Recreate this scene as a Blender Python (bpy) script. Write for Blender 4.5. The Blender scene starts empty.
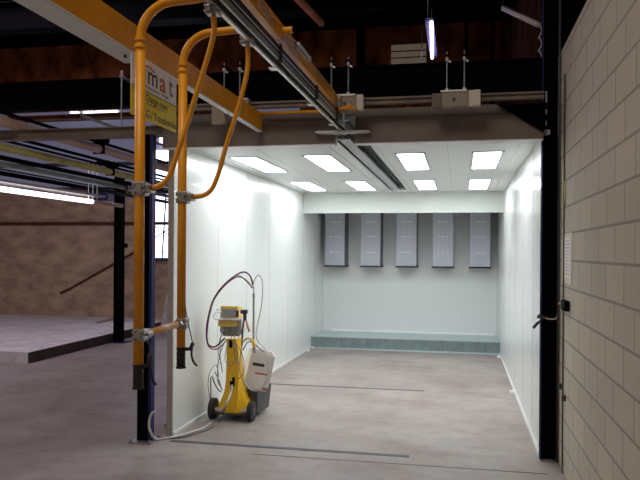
import bpy, bmesh, math, random
from mathutils import Vector, Matrix
random.seed(7)
S = bpy.context.scene
COL = S.collection
PI = math.pi

# ------------------------------------------------------------------ camera
F, HY, CH = 690.0, 252.0, 1.65
TH = math.atan(140 / F)
RO = math.radians(.4)
cam = bpy.data.cameras.new('camera')
cam.lens = 36 * F / 640
cam.sensor_width = 36
cam.shift_y = (HY - 240) / 640
cam.clip_start = .02
co = bpy.data.objects.new('camera', cam)
COL.objects.link(co)
co.matrix_world = Matrix.Translation((0, 0, CH)) @ Matrix.Rotation(TH, 4, 'Z') @ Matrix.Rotation(PI / 2, 4, 'X') @ Matrix.Rotation(RO, 4, 'Z')
S.camera = co
S.view_settings.view_transform = 'Standard'
S.view_settings.look = 'None'
S.view_settings.gamma = 1
S.view_settings.use_curve_mapping = False
S.view_settings.exposure = 0.0


def at(u, v, x=None, y=None, z=None):
    """survey helper: where the sight line through a photo point meets a plane of the room"""
    a, b = u - 320, v - 240
    dx = a * math.cos(RO) + b * math.sin(RO)
    dz = HY - (-a * math.sin(RO) + b * math.cos(RO) + 240)
    r = (-math.sin(TH) * F + dx * math.cos(TH), math.cos(TH) * F + dx * math.sin(TH), dz)
    k = x / r[0] if x is not None else y / r[1] if y is not None else (z - CH) / r[2]
    return Vector((r[0] * k, r[1] * k, CH + r[2] * k))


# ------------------------------------------------------------------ materials
def mat(name, col, rough=.5, metal=0., var=0., scale=6., bump=0., bscale=30., emit=None, es=0., col2=None, coat=0., stretch=(1, 1, 1), spec=.5):
    m = bpy.data.materials.new(name)
    m.use_nodes = True
    nt = m.node_tree
    b = nt.nodes['Principled BSDF']
    b.inputs['Base Color'].default_value = (*col, 1)
    b.inputs['Roughness'].default_value = rough
    b.inputs['Metallic'].default_value = metal
    b.inputs['Specular IOR Level'].default_value = spec
    b.inputs['Coat Weight'].default_value = coat
    if emit:
        b.inputs['Emission Color'].default_value = (*emit, 1)
        b.inputs['Emission Strength'].default_value = es
    if var or bump:
        tc = nt.nodes.new('ShaderNodeTexCoord')
        mp = nt.nodes.new('ShaderNodeMapping')
        mp.inputs['Scale'].default_value = stretch
        nt.links.new(tc.outputs['Object'], mp.inputs['Vector'])
    if var:
        n = nt.nodes.new('ShaderNodeTexNoise')
        n.inputs['Scale'].default_value = scale
        n.inputs['Detail'].default_value = 6
        n.inputs['Roughness'].default_value = .65
        nt.links.new(mp.outputs[0], n.inputs['Vector'])
        cr = nt.nodes.new('ShaderNodeValToRGB')
        c2 = col2 or tuple(max(0, c * (1 - var)) for c in col)
        cr.color_ramp.elements[0].color = (*c2, 1)
        cr.color_ramp.elements[0].position = .32
        cr.color_ramp.elements[1].color = (*(min(1, c * (1 + (0 if col2 else var * .5))) for c in col), 1)
        cr.color_ramp.elements[1].position = .66
        nt.links.new(n.outputs['Fac'], cr.inputs['Fac'])
        nt.links.new(cr.outputs[0], b.inputs['Base Color'])
    if bump:
        n2 = nt.nodes.new('ShaderNodeTexNoise')
        n2.inputs['Scale'].default_value = bscale
        n2.inputs['Detail'].default_value = 5
        nt.links.new(mp.outputs[0], n2.inputs['Vector'])
        bp = nt.nodes.new('ShaderNodeBump')
        bp.inputs['Strength'].default_value = bump
        bp.inputs['Distance'].default_value = .01
        nt.links.new(n2.outputs['Fac'], bp.inputs['Height'])
        nt.links.new(bp.outputs[0], b.inputs['Normal'])
    return m


def floor_mat():
    m = mat('concrete_floor', (.40, .375, .35), rough=.55, bump=.25, bscale=14)
    nt = m.node_tree
    b = nt.nodes['Principled BSDF']
    tc = nt.nodes.new('ShaderNodeTexCoord')

    def noise(sc, stretch, det=6):
        mp = nt.nodes.new('ShaderNodeMapping')
        mp.inputs['Scale'].default_value = stretch
        nt.links.new(tc.outputs['Object'], mp.inputs['Vector'])
        n = nt.nodes.new('ShaderNodeTexNoise')
        n.inputs['Scale'].default_value = sc
        n.inputs['Detail'].default_value = det
        n.inputs['Roughness'].default_value = .65
        nt.links.new(mp.outputs[0], n.inputs['Vector'])
        return n

    def ramp(n, stops):
        cr = nt.nodes.new('ShaderNodeValToRGB')
        while len(cr.color_ramp.elements) < len(stops):
            cr.color_ramp.elements.new(.5)
        for e, (p, c) in zip(cr.color_ramp.elements, stops):
            e.position = p
            e.color = (*c, 1)
        nt.links.new(n.outputs['Fac'], cr.inputs['Fac'])
        return cr
    a = ramp(noise(1.0, (1, 1.1, 1)), [(.3, (.25, .208, .188)), (.5, (.325, .285, .262)), (.7, (.39, .35, .325))])
    c = ramp(noise(4.2, (.9, 1.25, 1), 9), [(.3, (.80, .77, .75)), (.52, (1, 1, 1)), (.75, (1.0, .98, .96))])
    d = ramp(noise(1.7, (1, 1, 1), 3), [(.56, (1, 1, 1)), (.72, (.93, .80, .75))])
    x = nt.nodes.new('ShaderNodeMixRGB')
    x.blend_type = 'MULTIPLY'
    x.inputs[0].default_value = 1
    nt.links.new(a.outputs[0], x.inputs[1])
    nt.links.new(c.outputs[0], x.inputs[2])
    y = nt.nodes.new('ShaderNodeMixRGB')
    y.blend_type = 'MULTIPLY'
    y.inputs[0].default_value = 1
    nt.links.new(x.outputs[0], y.inputs[1])
    nt.links.new(d.outputs[0], y.inputs[2])
    nt.links.new(y.outputs[0], b.inputs['Base Color'])
    return m


def block_mat():
    m = mat('concrete_block', (.52, .47, .38), rough=.9, bump=.3, bscale=25)
    nt = m.node_tree
    b = nt.nodes['Principled BSDF']
    tc = nt.nodes.new('ShaderNodeTexCoord')
    mp = nt.nodes.new('ShaderNodeMapping')
    mp.inputs['Rotation'].default_value = (0, PI / 2, PI / 2)
    sx = nt.nodes.new('ShaderNodeSeparateXYZ')
    cx = nt.nodes.new('ShaderNodeCombineXYZ')
    nt.links.new(tc.outputs['Object'], sx.inputs[0])
    nt.links.new(sx.outputs['Y'], cx.inputs['X'])
    nt.links.new(sx.outputs['Z'], cx.inputs['Y'])
    br = nt.nodes.new('ShaderNodeTexBrick')
    br.inputs['Scale'].default_value = 1
    br.inputs['Brick Width'].default_value = .42
    br.inputs['Row Height'].default_value = .2
    br.inputs['Mortar Size'].default_value = .008
    br.inputs['Color1'].default_value = (.56, .50, .40, 1)
    br.inputs['Color2'].default_value = (.50, .45, .36, 1)
    br.inputs['Mortar'].default_value = (.30, .27, .22, 1)
    nt.links.new(cx.outputs[0], br.inputs['Vector'])
    nt.links.new(br.outputs['Color'], b.inputs['Base Color'])
    return m


def duct_mat():
    m = mat('perforated_sheet', (.42, .44, .48), rough=.5, metal=.1)
    nt = m.node_tree
    b = nt.nodes['Principled BSDF']
    tc = nt.nodes.new('ShaderNodeTexCoord')
    v = nt.nodes.new('ShaderNodeTexVoronoi')
    v.inputs['Scale'].default_value = 45
    v.inputs['Randomness'].default_value = 0
    nt.links.new(tc.outputs['Object'], v.inputs['Vector'])
    cr = nt.nodes.new('ShaderNodeValToRGB')
    cr.color_ramp.elements[0].color = (.26, .28, .33, 1)
    cr.color_ramp.elements[0].position = .2
    cr.color_ramp.elements[1].color = (.52, .54, .60, 1)
    cr.color_ramp.elements[1].position = .4
    nt.links.new(v.outputs['Distance'], cr.inputs['Fac'])
    nt.links.new(cr.outputs[0], b.inputs['Base Color'])
    return m


M = dict(
    floor=floor_mat(),
    slab=mat('slab_concrete', (.74, .70, .70), .8, var=.25, scale=3),
    block=block_mat(),
    hall_wall=mat('rough_concrete_wall', (.54, .40, .28), .9, var=.4, scale=2.5, bump=.4, bscale=9, stretch=(1, 1, 2)),
    brown=mat('rusty_brown_wall', (.30, .095, .035), .95, spec=.05, var=.85, scale=2.6, bump=.2, bscale=20, stretch=(1, 1, .6)),
    brownd=mat('dark_brown_wall', (.05, .02, .012), .95, spec=.0, var=.6, scale=3),
    slab_shade=mat('shaded_slab_face', (.085, .065, .06), .9, var=.3, scale=4),  # slab step face with its shade put into the colour
    dark=mat('near_black_matte', (.002, .002, .002), 1., spec=0),  # even near-black for the roof, upper right wall and posts
    black=mat('black_and_shaded_steel', (.0018, .0018, .003), .7, spec=.04),  # also the shaded tone of the navy columns
    navy=mat('navy_painted_steel', (.014, .016, .10), .4, spec=.3),
    white=mat('white_booth_panel', (.80, .83, .80), .3, coat=.3, bump=.02, bscale=2),
    ceilp=mat('white_ceiling_panel', (.74, .77, .75), .4),
    header=mat('header_panel', (.60, .63, .595), .5),
    taupe=mat('taupe_steel_fascia', (.20, .165, .145), .55, var=.2, scale=3),
    edge=mat('panel_edge', (.50, .46, .42), .5),
    yellow=mat('orange_yellow_paint', (.80, .33, .008), .38, var=.15, scale=5),
    worn=mat('worn_pinkish_paint', (.62, .36, .24), .5, var=.35, scale=12),
    peach=mat('pale_orange_tube_paint', (.80, .43, .16), .35),
    alu=mat('brushed_aluminium', (.42, .47, .42), .35, metal=.5),
    alub=mat('bright_aluminium', (.85, .88, .88), .35, metal=.4),
    zinc=mat('zinc_plated', (.42, .42, .41), .38, metal=.8, var=.3, scale=40),
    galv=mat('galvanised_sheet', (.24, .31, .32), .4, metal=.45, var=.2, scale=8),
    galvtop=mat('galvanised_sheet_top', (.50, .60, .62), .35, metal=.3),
    rubber=mat('black_rubber', (.012, .012, .013), .55),
    brbox=mat('beige_grey_bracket_paint', (.34, .29, .24), .5),
    brlight=mat('pale_bracket_cap', (.72, .66, .58), .5),
    duct=duct_mat(),
    ductside=mat('duct_side_metal', (.16, .17, .22), .5, metal=.3),
    slot=mat('white_slot', (.9, .9, .92), .4),
    lamp=mat('lit_diffuser', (1, 1, 1), .5, emit=(.93, .96, 1.0), es=14.5),
    lampframe=mat('lamp_frame', (.62, .65, .66), .4),
    tube=mat('lit_tube', (1, 1, 1), .5, emit=(.50, .42, 1.0), es=22),
    tubew=mat('lit_tube_warm', (1, 1, 1), .5, emit=(1, .92, .95), es=3.0),
    win=mat('bright_window_glass', (.9, .9, 1), .3, emit=(.80, .80, 1.0), es=3.2),
    win2=mat('frosted_upper_glazing', (.3, .3, .38), .5, emit=(.44, .46, .78), es=.13),
    win3=mat('dim_lit_opening', (.3, .25, .2), .5, emit=(.8, .62, .45), es=.09, var=.5, scale=8),
    mull=mat('window_bar_dark', (.05, .05, .09), .6),
    signw=mat('sign_white', (.92, .84, .82), .5, var=.1, scale=20),
    signy=mat('sign_yellow', (.78, .62, .008), .5),
    inkdk=mat('ink_dark', (.05, .04, .05), .6),
    inkgr=mat('ink_grey', (.25, .2, .22), .6),
    inkrd=mat('ink_red', (.55, .10, .04), .6),
    inkbl=mat('ink_blue', (.02, .03, .22), .6),
    cart=mat('cart_yellow', (.95, .56, .010), .38),
    cartlt=mat('console_yellow', (.95, .66, .14), .4),
    silver=mat('silver_tray', (.72, .73, .74), .3, metal=.5),
    screen=mat('grey_console_screen', (.34, .38, .39), .25),
    dgrey=mat('dark_grey_plastic', (.065, .07, .075), .5),
    box=mat('white_cardboard', (.94, .93, .94), .65, var=.06, scale=5),
    brownc=mat('brown_cardboard', (.25, .18, .13), .8),
    liner=mat('clear_bag_plastic', (.65, .66, .68), .25),
    hosew=mat('white_grey_hose', (.60, .59, .58), .4),
    hoseg=mat('grey_hose', (.30, .32, .33), .4),
    hosep=mat('purple_hose', (.10, .02, .09), .35),
    hoseb=mat('dark_blue_hose', (.03, .03, .09), .35),
    hoser=mat('maroon_hose', (.26, .04, .07), .35),
    paper=mat('yellowed_paper', (.72, .66, .50), .8, var=.12, scale=6),
    papw=mat('paper_white', (.78, .76, .72), .8),
    rustb=mat('bright_rust_steel', (.62, .20, .05), .7, var=.4, scale=6),
    rust=mat('rust_steel', (.10, .035, .015), .8, var=.5, scale=6),
    beige=mat('beige_steel_beam', (.22, .18, .15), .6, var=.3, scale=4),
    railp=mat('pinkish_rail', (.62, .45, .38), .4, metal=.2, var=.2, scale=4),
    raily=mat('olive_yellow_rail', (.60, .56, .20), .4, metal=.2, var=.3, scale=4),
    railg=mat('grey_green_rail', (.36, .42, .38), .4, metal=.3, var=.3, scale=4),
    stripe=mat('dark_floor_strip', (.085, .08, .10), .6, var=.35, scale=25),
    hair=mat('floor_joint', (.20, .18, .17), .8),
    wood=mat('pale_wood', (.40, .33, .27), .8),
    brass=mat('brown_valve', (.22, .07, .03), .5),
    trackgrey=mat('speckled_channel_lining', (.55, .57, .58), .6, var=.55, scale=60),
)


# ------------------------------------------------------------------ mesh builder
class MB:
    def __init__(s):
        s.bm = bmesh.new()

    def box(s, a, b, bev=0., m=None):
        a, b = Vector(a), Vector(b)
        c = (a + b) / 2
        d = Vector([abs(q) for q in (b - a)])
        mt = Matrix.Translation(c) @ Matrix.Diagonal((*d, 1))
        if m is not None:
            mt = m @ mt
        r = bmesh.ops.create_cube(s.bm, size=1, matrix=mt)
        if bev:
            es = list({e for v in r['verts'] for e in v.link_edges})
            bmesh.ops.bevel(s.bm, geom=es, offset=bev, segments=2, affect='EDGES', profile=.5)
        return s

    def cyl(s, p, q, r, r2=None, n=16, bev=0.):
        p, q = Vector(p), Vector(q)
        d = q - p
        mt = Matrix.Translation((p + q) / 2) @ d.to_track_quat('Z', 'Y').to_matrix().to_4x4()
        bmesh.ops.create_cone(s.bm, cap_ends=True, segments=n, radius1=r, radius2=r if r2 is None else r2, depth=d.length, matrix=mt)
        return s

    def tube(s, pts, r, n=10, smooth=True, sub=6):
        P = [Vector(p) for p in pts]
        if smooth and len(P) > 2:
            Q = []
            E = [P[0] * 2 - P[1]] + P + [P[-1] * 2 - P[-2]]
            for i in range(1, len(E) - 2):
                a, b, c, d = E[i - 1:i + 3]
                for k in range(sub):
                    t = k / sub
                    Q.append(.5 * ((2 * b) + (c - a) * t + (2 * a - 5 * b + 4 * c - d) * t * t + (3 * b - a - 3 * c + d) * t ** 3))
            Q.append(P[-1])
            P = Q
        rings = []
        nrm = None
        for i, p in enumerate(P):
            t = (P[min(i + 1, len(P) - 1)] - P[max(i - 1, 0)]).normalized()
            if nrm is None:
                nrm = t.orthogonal().normalized()
            nrm = (nrm - t * nrm.dot(t)).normalized()
            bn = t.cross(nrm)
            rr = r[i] if isinstance(r, (list, tuple)) else r
            rings.append([s.bm.verts.new(p + (nrm * math.cos(2 * PI * k / n) + bn * math.sin(2 * PI * k / n)) * rr) for k in range(n)])
        for a, b in zip(rings, rings[1:]):
            for k in range(n):
                f = s.bm.faces.new((a[k], a[(k + 1) % n], b[(k + 1) % n], b[k]))
                f.smooth = True
        s.bm.faces.new(rings[0][::-1])
        s.bm.faces.new(rings[-1])
        return s

    def prism(s, poly, axis, lo, hi):
        """polygon (list of 2D) extruded along axis 0/1/2 between lo and hi"""
        def mk(p, h):
            return {0: (h, p[0], p[1]), 1: (p[0], h, p[1]), 2: (p[0], p[1], h)}[axis]
        A = [s.bm.verts.new(mk(p, lo)) for p in poly]
        B = [s.bm.verts.new(mk(p, hi)) for p in poly]
        n = len(poly)
        for k in range(n):
            s.bm.faces.new((A[k], A[(k + 1) % n], B[(k + 1) % n], B[k]))
        s.bm.faces.new(A[::-1])
        s.bm.faces.new(B)
        return s

    def loft(s, secs, cap=True):
        R = [[s.bm.verts.new(p) for p in sec] for sec in secs]
        n = len(R[0])
        for a, b in zip(R, R[1:]):
            for k in range(n):
                s.bm.faces.new((a[k], a[(k + 1) % n], b[(k + 1) % n], b[k]))
        if cap:
            s.bm.faces.new(R[0][::-1])
            s.bm.faces.new(R[-1])
        return s

    def sphere(s, c, r, sc=(1, 1, 1)):
        bmesh.ops.create_uvsphere(s.bm, u_segments=14, v_segments=9, radius=r, matrix=Matrix.Translation(c) @ Matrix.Diagonal((*sc, 1)))
        return s

    def text(s, body, size, mt, align='LEFT', bold=0.):
        c = bpy.data.curves.new('t', 'FONT')
        c.body = body
        c.size = size
        c.align_x = align
        c.extrude = .0006
        c.offset = bold
        o = bpy.data.objects.new('t', c)
        COL.objects.link(o)
        bpy.context.view_layer.update()
        me = o.to_mesh().copy()
        me.transform(mt)
        s.bm.from_mesh(me)
        COL.objects.unlink(o)
        bpy.data.objects.remove(o)
        bpy.data.curves.remove(c)
        bpy.data.meshes.remove(me)
        return s

    def build(s, name, m, parent=None, label=None):
        bm = s.bm
        bmesh.ops.recalc_face_normals(bm, faces=bm.faces[:])
        root = parent
        while root is not None and root.parent is not None:
            root = root.parent
        if root is not None:
            L = Vector(root.location)
        else:
            xs = [v.co for v in bm.verts]
            L = Vector((sum((min(v[i] for v in xs), max(v[i] for v in xs))) / 2 for i in range(3)))
            L.z = min(v.z for v in xs)
        bmesh.ops.translate(bm, verts=bm.verts[:], vec=-L)
        me = bpy.data.meshes.new(name)
        bm.to_mesh(me)
        bm.free()
        me.materials.append(M[m])
        o = bpy.data.objects.new(name, me)
        COL.objects.link(o)
        if parent is not None:
            o.parent = parent
        else:
            o.location = L
        if label:
            o['label'] = label
        return o


def smooth(o):
    for p in o.data.polygons:
        p.use_smooth = len(p.vertices) <= 4
    return o


def tag(o, label=None, cat=None, group=None, kind=None):
    if label: o['label'] = label
    if cat: o['category'] = cat
    if group: o['group'] = group
    if kind: o['kind'] = kind
    return o


def empty(name, loc, label, cat, group=None):
    o = bpy.data.objects.new(name, None)
    o.empty_display_size = .1
    o.location = loc
    COL.objects.link(o)
    return tag(o, label, cat, group)


def copy_tree(o, dx, parent=None):
    c = o.copy()
    COL.objects.link(c)
    if parent is not None:
        c.parent = parent
    else:
        c.location = Vector(o.location) + Vector(dx)
    for ch in list(o.children):
        copy_tree(ch, dx, c)
    return c


def struct(name, mb, m):
    return tag(mb.build(name, m), kind='structure')


# ------------------------------------------------------------------ the setting
XL, XR, YF, YB, YH, ZC = -2.495, .648, 5.76, 12.62, 10.9, 2.60   # booth: left, right, front, back, header, ceiling
YW = 14.2
struct('floor', MB().box((-13, -3, -.1), (2, YW + .2, 0)), 'floor')
fs_ = struct('floor_slab', MB().box((-13, 9.0, 0), (-6.14, YW, .16)), 'slab')
MB().box((-6.14, 8.98, 0), (-6.12, YW, .158)).build('slab_face_shade', 'slab_shade', fs_)  # dark strip added to paint shade on the step face
struct('wall_hall_back', MB().box((-13, YW, 0), (2, YW + .2, 2.36)), 'hall_wall')
wb2 = struct('wall_hall_back_upper', MB().box((-13, YW + .03, 2.36), (2, YW + .2, 3.0)), 'hall_wall')
struct('wall_hall_back_top', MB().box((-13, YW, 4.80), (2, YW + .2, 6.3)), 'brown')
struct('wall_booth_top', MB().box((-3.3, YW - .15, 3.0), (2, YW - .02, 4.8)), 'brown')
struct('wall_hall_right', MB().box((.775, -3, 0), (.95, 5.9, 3.25)), 'block')
struct('wall_hall_right_upper', MB().box((.775, -3, 3.25), (.95, 5.9, 6.3)), 'dark')
struct('wall_hall_right_rear', MB().box((.775, 5.9, 0), (.95, YW, 6.3)), 'brownd')
struct('wall_hall_left', MB().box((-13.2, -3, 0), (-13, YW, 6.3)), 'hall_wall')
struct('wall_hall_front', MB().box((-13, -3.2, 0), (2, -3, 6.3)), 'hall_wall')
struct('ceiling_hall', MB().box((-13.2, -3.2, 6.3), (2, YW + .2, 6.5)), 'dark')
# ledge and dark seam of the far wall
struct('trim_1', MB().box((-13, YW - .035, 2.22), (-3.3, YW, 2.29)), 'rust')

# windows of the far wall
w = MB().box((-6.72, YW - .02, 1.5), (-5.6, YW, 2.9))
wo = struct('window_1', w, 'win')
fr = MB()
for z in (1.42, 2.9):
    fr.box((-6.77, YW - .10, z), (-5.55, YW - .01, z + .08))
for x in (-6.77, -5.6):
    fr.box((x, YW - .10, 1.42), (x + .06, YW - .01, 2.98))
fr.build('window_frame', 'mull', wo)
fr = MB()
p0, p1 = at(162, 258, y=YW - .06), at(166, 195, y=YW - .06)
fr.tube([p0, p1], .018, 6, False)
c = (p0 + p1) / 2 - Vector((0, 0, .12))
for s_ in (-1, 1):
    fr.tube([c + Vector((-.45, 0, -.26 * s_)), c + Vector((.45, 0, .26 * s_))], .012, 6, False)
fr.build('window_bar', 'mull', wo)
w = struct('window_2', MB().box((-13, YW + .02, 3.0), (-3.3, YW + .04, 4.8)), 'win2')
fr = MB()
for z in (3.0, 3.55, 4.15):
    fr.box((-13, YW - .05, z), (-3.3, YW + .02, z + .07))
fr.build('window_frame', 'mull', w)
w = struct('window_3', MB().box((-6.72, YW - .03, 3.15), (-5.6, YW + .01, 3.45)).box((-6.72, YW - .03, 3.62), (-5.6, YW + .01, 3.86)).box((-6.5, YW - .03, 3.98), (-5.6, YW + .01, 4.14)), 'win')
# narrow lit slots under the roof
a, b = at(69, 112.5, y=YW - .05), at(118, 110, y=YW - .05)
sl = MB()
for u0, u1, th in ((70, 78, .03), (83, 93, .045), (95, 117, .06)):
    p, q = at(u0, 112.3, y=YW - .05), at(u1, 111.2, y=YW - .05)
    sl.box((p.x, YW - .06, p.z - th / 2), (q.x, YW + .0, p.z + th / 2))
struct('window_4', sl, 'win')

# booth shell
lw = struct('wall_left', MB().box((XL - .05, YF, 0), (XL, YB, 2.62)), 'white')
MB().box((XL - .056, YF - .006, 0), (XL - .003, YF + .001, 2.56)).build('end_cap', 'edge', lw)
sc = MB()
for z in (.75, 1.35, 2.0):
    sc.cyl((XL - .028, YF - .0105, z), (XL - .028, YF - .005, z), .006, n=8)
sc.build('screw', 'zinc', lw)
s1 = MB()
for y in [6.9 + 1.0 * k for k in range(6)]:
    s1.box((XL, y, .06), (XL + .0015, y + .003, 2.6))
s1.build('panel_joint', 'edge', lw)
MB().box((XL, YF, 0), (XL + .012, 11.55, .035)).build('floor_flashing', 'ceilp', lw)
rw = struct('wall_right', MB().box((XR, YF + .085, 0), (XR + .05, YB, 2.62)), 'white')
s1 = MB()
for y in [6.5 + 1.0 * k for k in range(6)]:
    s1.box((XR - .0015, y, .04), (XR, y + .003, 2.6))
s1.build('panel_joint', 'edge', rw)
MB().box((XR - .012, YF + .085, 0), (XR, 11.55, .04)).build('floor_flashing', 'ceilp', rw)
cl = MB()
for u, v in ((501, 358), (515, 397.5)):
    p = at(u, v, x=XR)
    cl.box((XR - .06, p.y - .03, 0), (XR, p.y + .03, .03))
cl.build('anchor_bracket', 'slot', rw)
cl = MB()
for u, v in ((311, 346.5), (306, 352)):
    p = at(u, v, x=XL)
    cl.box((XL, p.y - .03, 0), (XL + .06, p.y + .03, .03))
cl.build('anchor_bracket', 'slot', lw)
struct('wall_back', MB().box((XL - .05, YB, 0), (XR + .05, YB + .05, 2.62)), 'ceilp')
struct('wall_header', MB().box((XL, YH, 2.275), (XR, YH + .05, ZC + .05)), 'header')
SX0, SX1 = -1.02, -.79
struct('ceiling', MB().box((XL - .05, YF, ZC), (SX0, YB, ZC + .04)).box((SX1, YF, ZC), (XR + .05, YB, ZC + .04))
       .box((SX0, 10.55, ZC), (SX1, YB, ZC + .04)), 'ceilp')
s1 = MB()
for x in (-2.42, -1.86, -1.16, -.74, -.12, .5):
    s1.box((x, YF, ZC - .002), (x + .004, YH, ZC))
struct('trim_2', s1, 'edge')
# channel above the slot
struct('trim_3', MB().box((SX0 - .02, YF + .02, ZC + .0), (SX0, 10.55, ZC + .21)).box((SX1, YF + .02, ZC + .041), (SX1 + .02, 10.55, ZC + .21))
       .box((SX0 - .02, YF + .02, ZC + .21), (SX1 + .02, 10.57, ZC + .23)).box((SX0, 10.551, ZC + .041), (SX1, 10.57, ZC + .21)), 'trackgrey')
tk = MB().box((-.975, YF + .05, 2.66), (-.965, 10.5, 2.675)).box((-.925, YF + .05, 2.66), (-.915, 10.5, 2.675)).box((-.87, YF + .05, 2.66), (-.86, 10.5, 2.675))
tag(tk.build('trim_8', 'dgrey'), kind='structure')
struct('trim_9', MB().prism([(SX0, 5.765), (-.925, 5.765), (-.905, 10.55), (SX0, 10.55)], 2, ZC + .004, ZC + .012), 'trackgrey')
# plinth at the back
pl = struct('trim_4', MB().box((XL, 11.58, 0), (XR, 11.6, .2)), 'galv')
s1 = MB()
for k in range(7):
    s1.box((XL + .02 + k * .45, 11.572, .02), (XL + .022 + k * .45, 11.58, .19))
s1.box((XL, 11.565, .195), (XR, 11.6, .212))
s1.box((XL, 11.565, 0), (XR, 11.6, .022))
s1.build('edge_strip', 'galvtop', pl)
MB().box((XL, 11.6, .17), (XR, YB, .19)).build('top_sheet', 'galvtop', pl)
MB().box((-2.33, YB - .04, .19), (.60, YB, .225)).build('edge_strip', 'slot', pl)

# lintel over the mouth
lt = MB()
LY0, LY1 = 5.66, 5.757
lt.box((XL - .07, LY0, 2.553), (-1.03, LY1, 2.745)).box((-.86, LY0, 2.553), (.636, LY1, 2.745))
lt.box((XL - .07, LY0 + .02, 2.745), (-1.03, LY1, 2.84)).box((-.86, LY0 + .02, 2.745), (.636, LY1, 2.84)).box((-1.03, LY0 + .02, 2.80), (-.86, LY1, 2.84))
lin = tag(lt.build('lintel_beam', 'taupe'), 'wide taupe steel lintel across the booth mouth, notched for the rail', 'beam')
MB().box((XL - .07, LY0 - .004, 2.547), (-1.03, LY1, 2.553)).box((-.86, LY0 - .004, 2.547), (.636, LY1, 2.553)).build('bottom_edge', 'slot', lin, 'pale lower edge of the lintel')
MB().box((XL - .07, LY0 - .015, 2.738), (-1.03, LY0, 2.75)).box((-.86, LY0 - .015, 2.738), (.636, LY0, 2.75)).build('ledge', 'beige', lin)

# floor strips
def strip(name, u0, v0, u1, v1, wdt, m, n):
    p, q = at(u0, v0, z=0), at(u1, v1, z=0)
    y = (p.y + q.y) / 2
    struct('trim_%d' % n, MB().box((p.x, y - wdt / 2, 0), (q.x, y + wdt / 2, .0025)), m)
strip('', 172, 440, 409, 457.5, .055, 'stripe', 5)
strip('', 262, 383.5, 424, 391, .04, 'stripe', 6)
strip('', 252, 455, 548, 473, .012, 'hair', 7)

# ------------------------------------------------------------------ recessed booth lamps
cn = ['in the leftmost column', 'left of the conveyor slot', 'right of the conveyor slot', 'in the rightmost column']
l0 = None
for j, (y0, y1, rn) in enumerate(((6.63, 7.9, 'front row'), (9.12, 10.4, 'back row'))):
    for i, x in enumerate((-2.14, -1.385, -.475, .25)):
        o = empty('ceiling_light', (x, y0, ZC - .012), 'bright recessed booth ceiling panel of the %s, %s' % (rn, cn[i]), 'ceiling light', 'recessed booth ceiling lights')
        MB().box((x - .15, y0 - .03, ZC - .008), (x - .125, y1 + .03, ZC - .0005)).box((x + .125, y0 - .03, ZC - .008), (x + .15, y1 + .03, ZC - .0005)) \
            .box((x - .15, y0 - .03, ZC - .008), (x + .15, y0, ZC - .0005)).box((x - .15, y1, ZC - .008), (x + .15, y1 + .03, ZC - .0005)).build('frame', 'lampframe', o)
        MB().box((x - .125, y0, ZC - .006), (x + .125, y1, ZC - .0005)).build('diffuser', 'lamp', o)

# ------------------------------------------------------------------ filter ducts
DY = 12.2
dn = ['leftmost of the five', 'second from the left', 'middle one of the five', 'second from the right', 'rightmost of the five']
for i, (a, b) in enumerate(((-2.38, -2.03), (-1.732, -1.387), (-1.10, -.75), (-.464, -.115), (.165, .51))):
    o = empty('filter_cartridge', ((a + b) / 2, DY, 1.39), 'grey perforated filter box hanging on the booth end wall, %s' % dn[i], 'filter', 'hanging filter boxes on the end wall')
    MB().box((a, DY, 1.41), (b, YB - .002, 2.594), .004).build('housing', 'duct', o)
    MB().box((a - .015, DY - .02, 1.39), (b + .015, YB - .002, 1.41)).build('bottom_lip', 'black', o, 'dark bottom plate')
    MB().box((b, DY + .02, 1.412), (b + .004, YB - .002, 2.594)).build('side_panel', 'ductside', o)
    for z in (1.65, 1.93, 2.19):
        d = MB()
        for k in range(4):
            xx = a + .085 + k * .05
            d.box((xx, DY - .008, z - .006), (xx + .032, DY, z + .006))
        d.build('slot_row', 'slot', o, 'row of white slots')
sm_ = MB().cyl((-2.42 + .2, YH - .006, 2.44), (-2.42 + .2, YH, 2.44), .02, n=12)
tag(sm_.build('wall_fitting', 'lampframe'), 'small round fitting at the left end of the white header', 'fitting')

# ------------------------------------------------------------------ columns
def hcol(name, x0, x1, y0, y1, z0, z1, m, label, plate=True, fl=.012):
    o = empty(name, ((x0 + x1) / 2, (y0 + y1) / 2, z0), label, 'column')
    b = MB()
    zb = z0 + (.014 if plate else 0)
    b.box((x0, y0, zb), (x0 + fl, y1, z1)).box((x1 - fl, y0, zb), (x1, y1, z1))
    b.box((x0 + fl, (y0 + y1) / 2 - .006, zb), (x1 - fl, (y0 + y1) / 2 + .006, z1))
    b.build('shaft', m, o)
    return o

cl_ = empty('steel_column', (-2.66, 5.56, 0), 'dark navy steel column left of the booth, with a pale square foot plate', 'column')
MB().box((-2.725, 5.53, .014), (-2.64, 5.61, 2.655)).box((-2.64, 5.545, .014), (-2.615, 5.595, 2.655)).build('shaft', 'black', cl_)  # shaft coloured as the navy paint in shade
MB().box((-2.625, 5.535, .014), (-2.60, 5.605, 2.655)).build('flange', 'navy', cl_, 'outer flange in lit navy tone')  # booth light on the same paint, put into the flange colour
MB().box((-2.775, 5.46, 0), (-2.565, 5.68, .014)).build('foot_plate', 'zinc', cl_, 'pale metal foot plate')
for x in (-2.755, -2.585):
    for y in (5.48, 5.66):
        MB().cyl((x, y, .014), (x, y, .035), .011, n=6).build('bolt', 'zinc', cl_)

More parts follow.
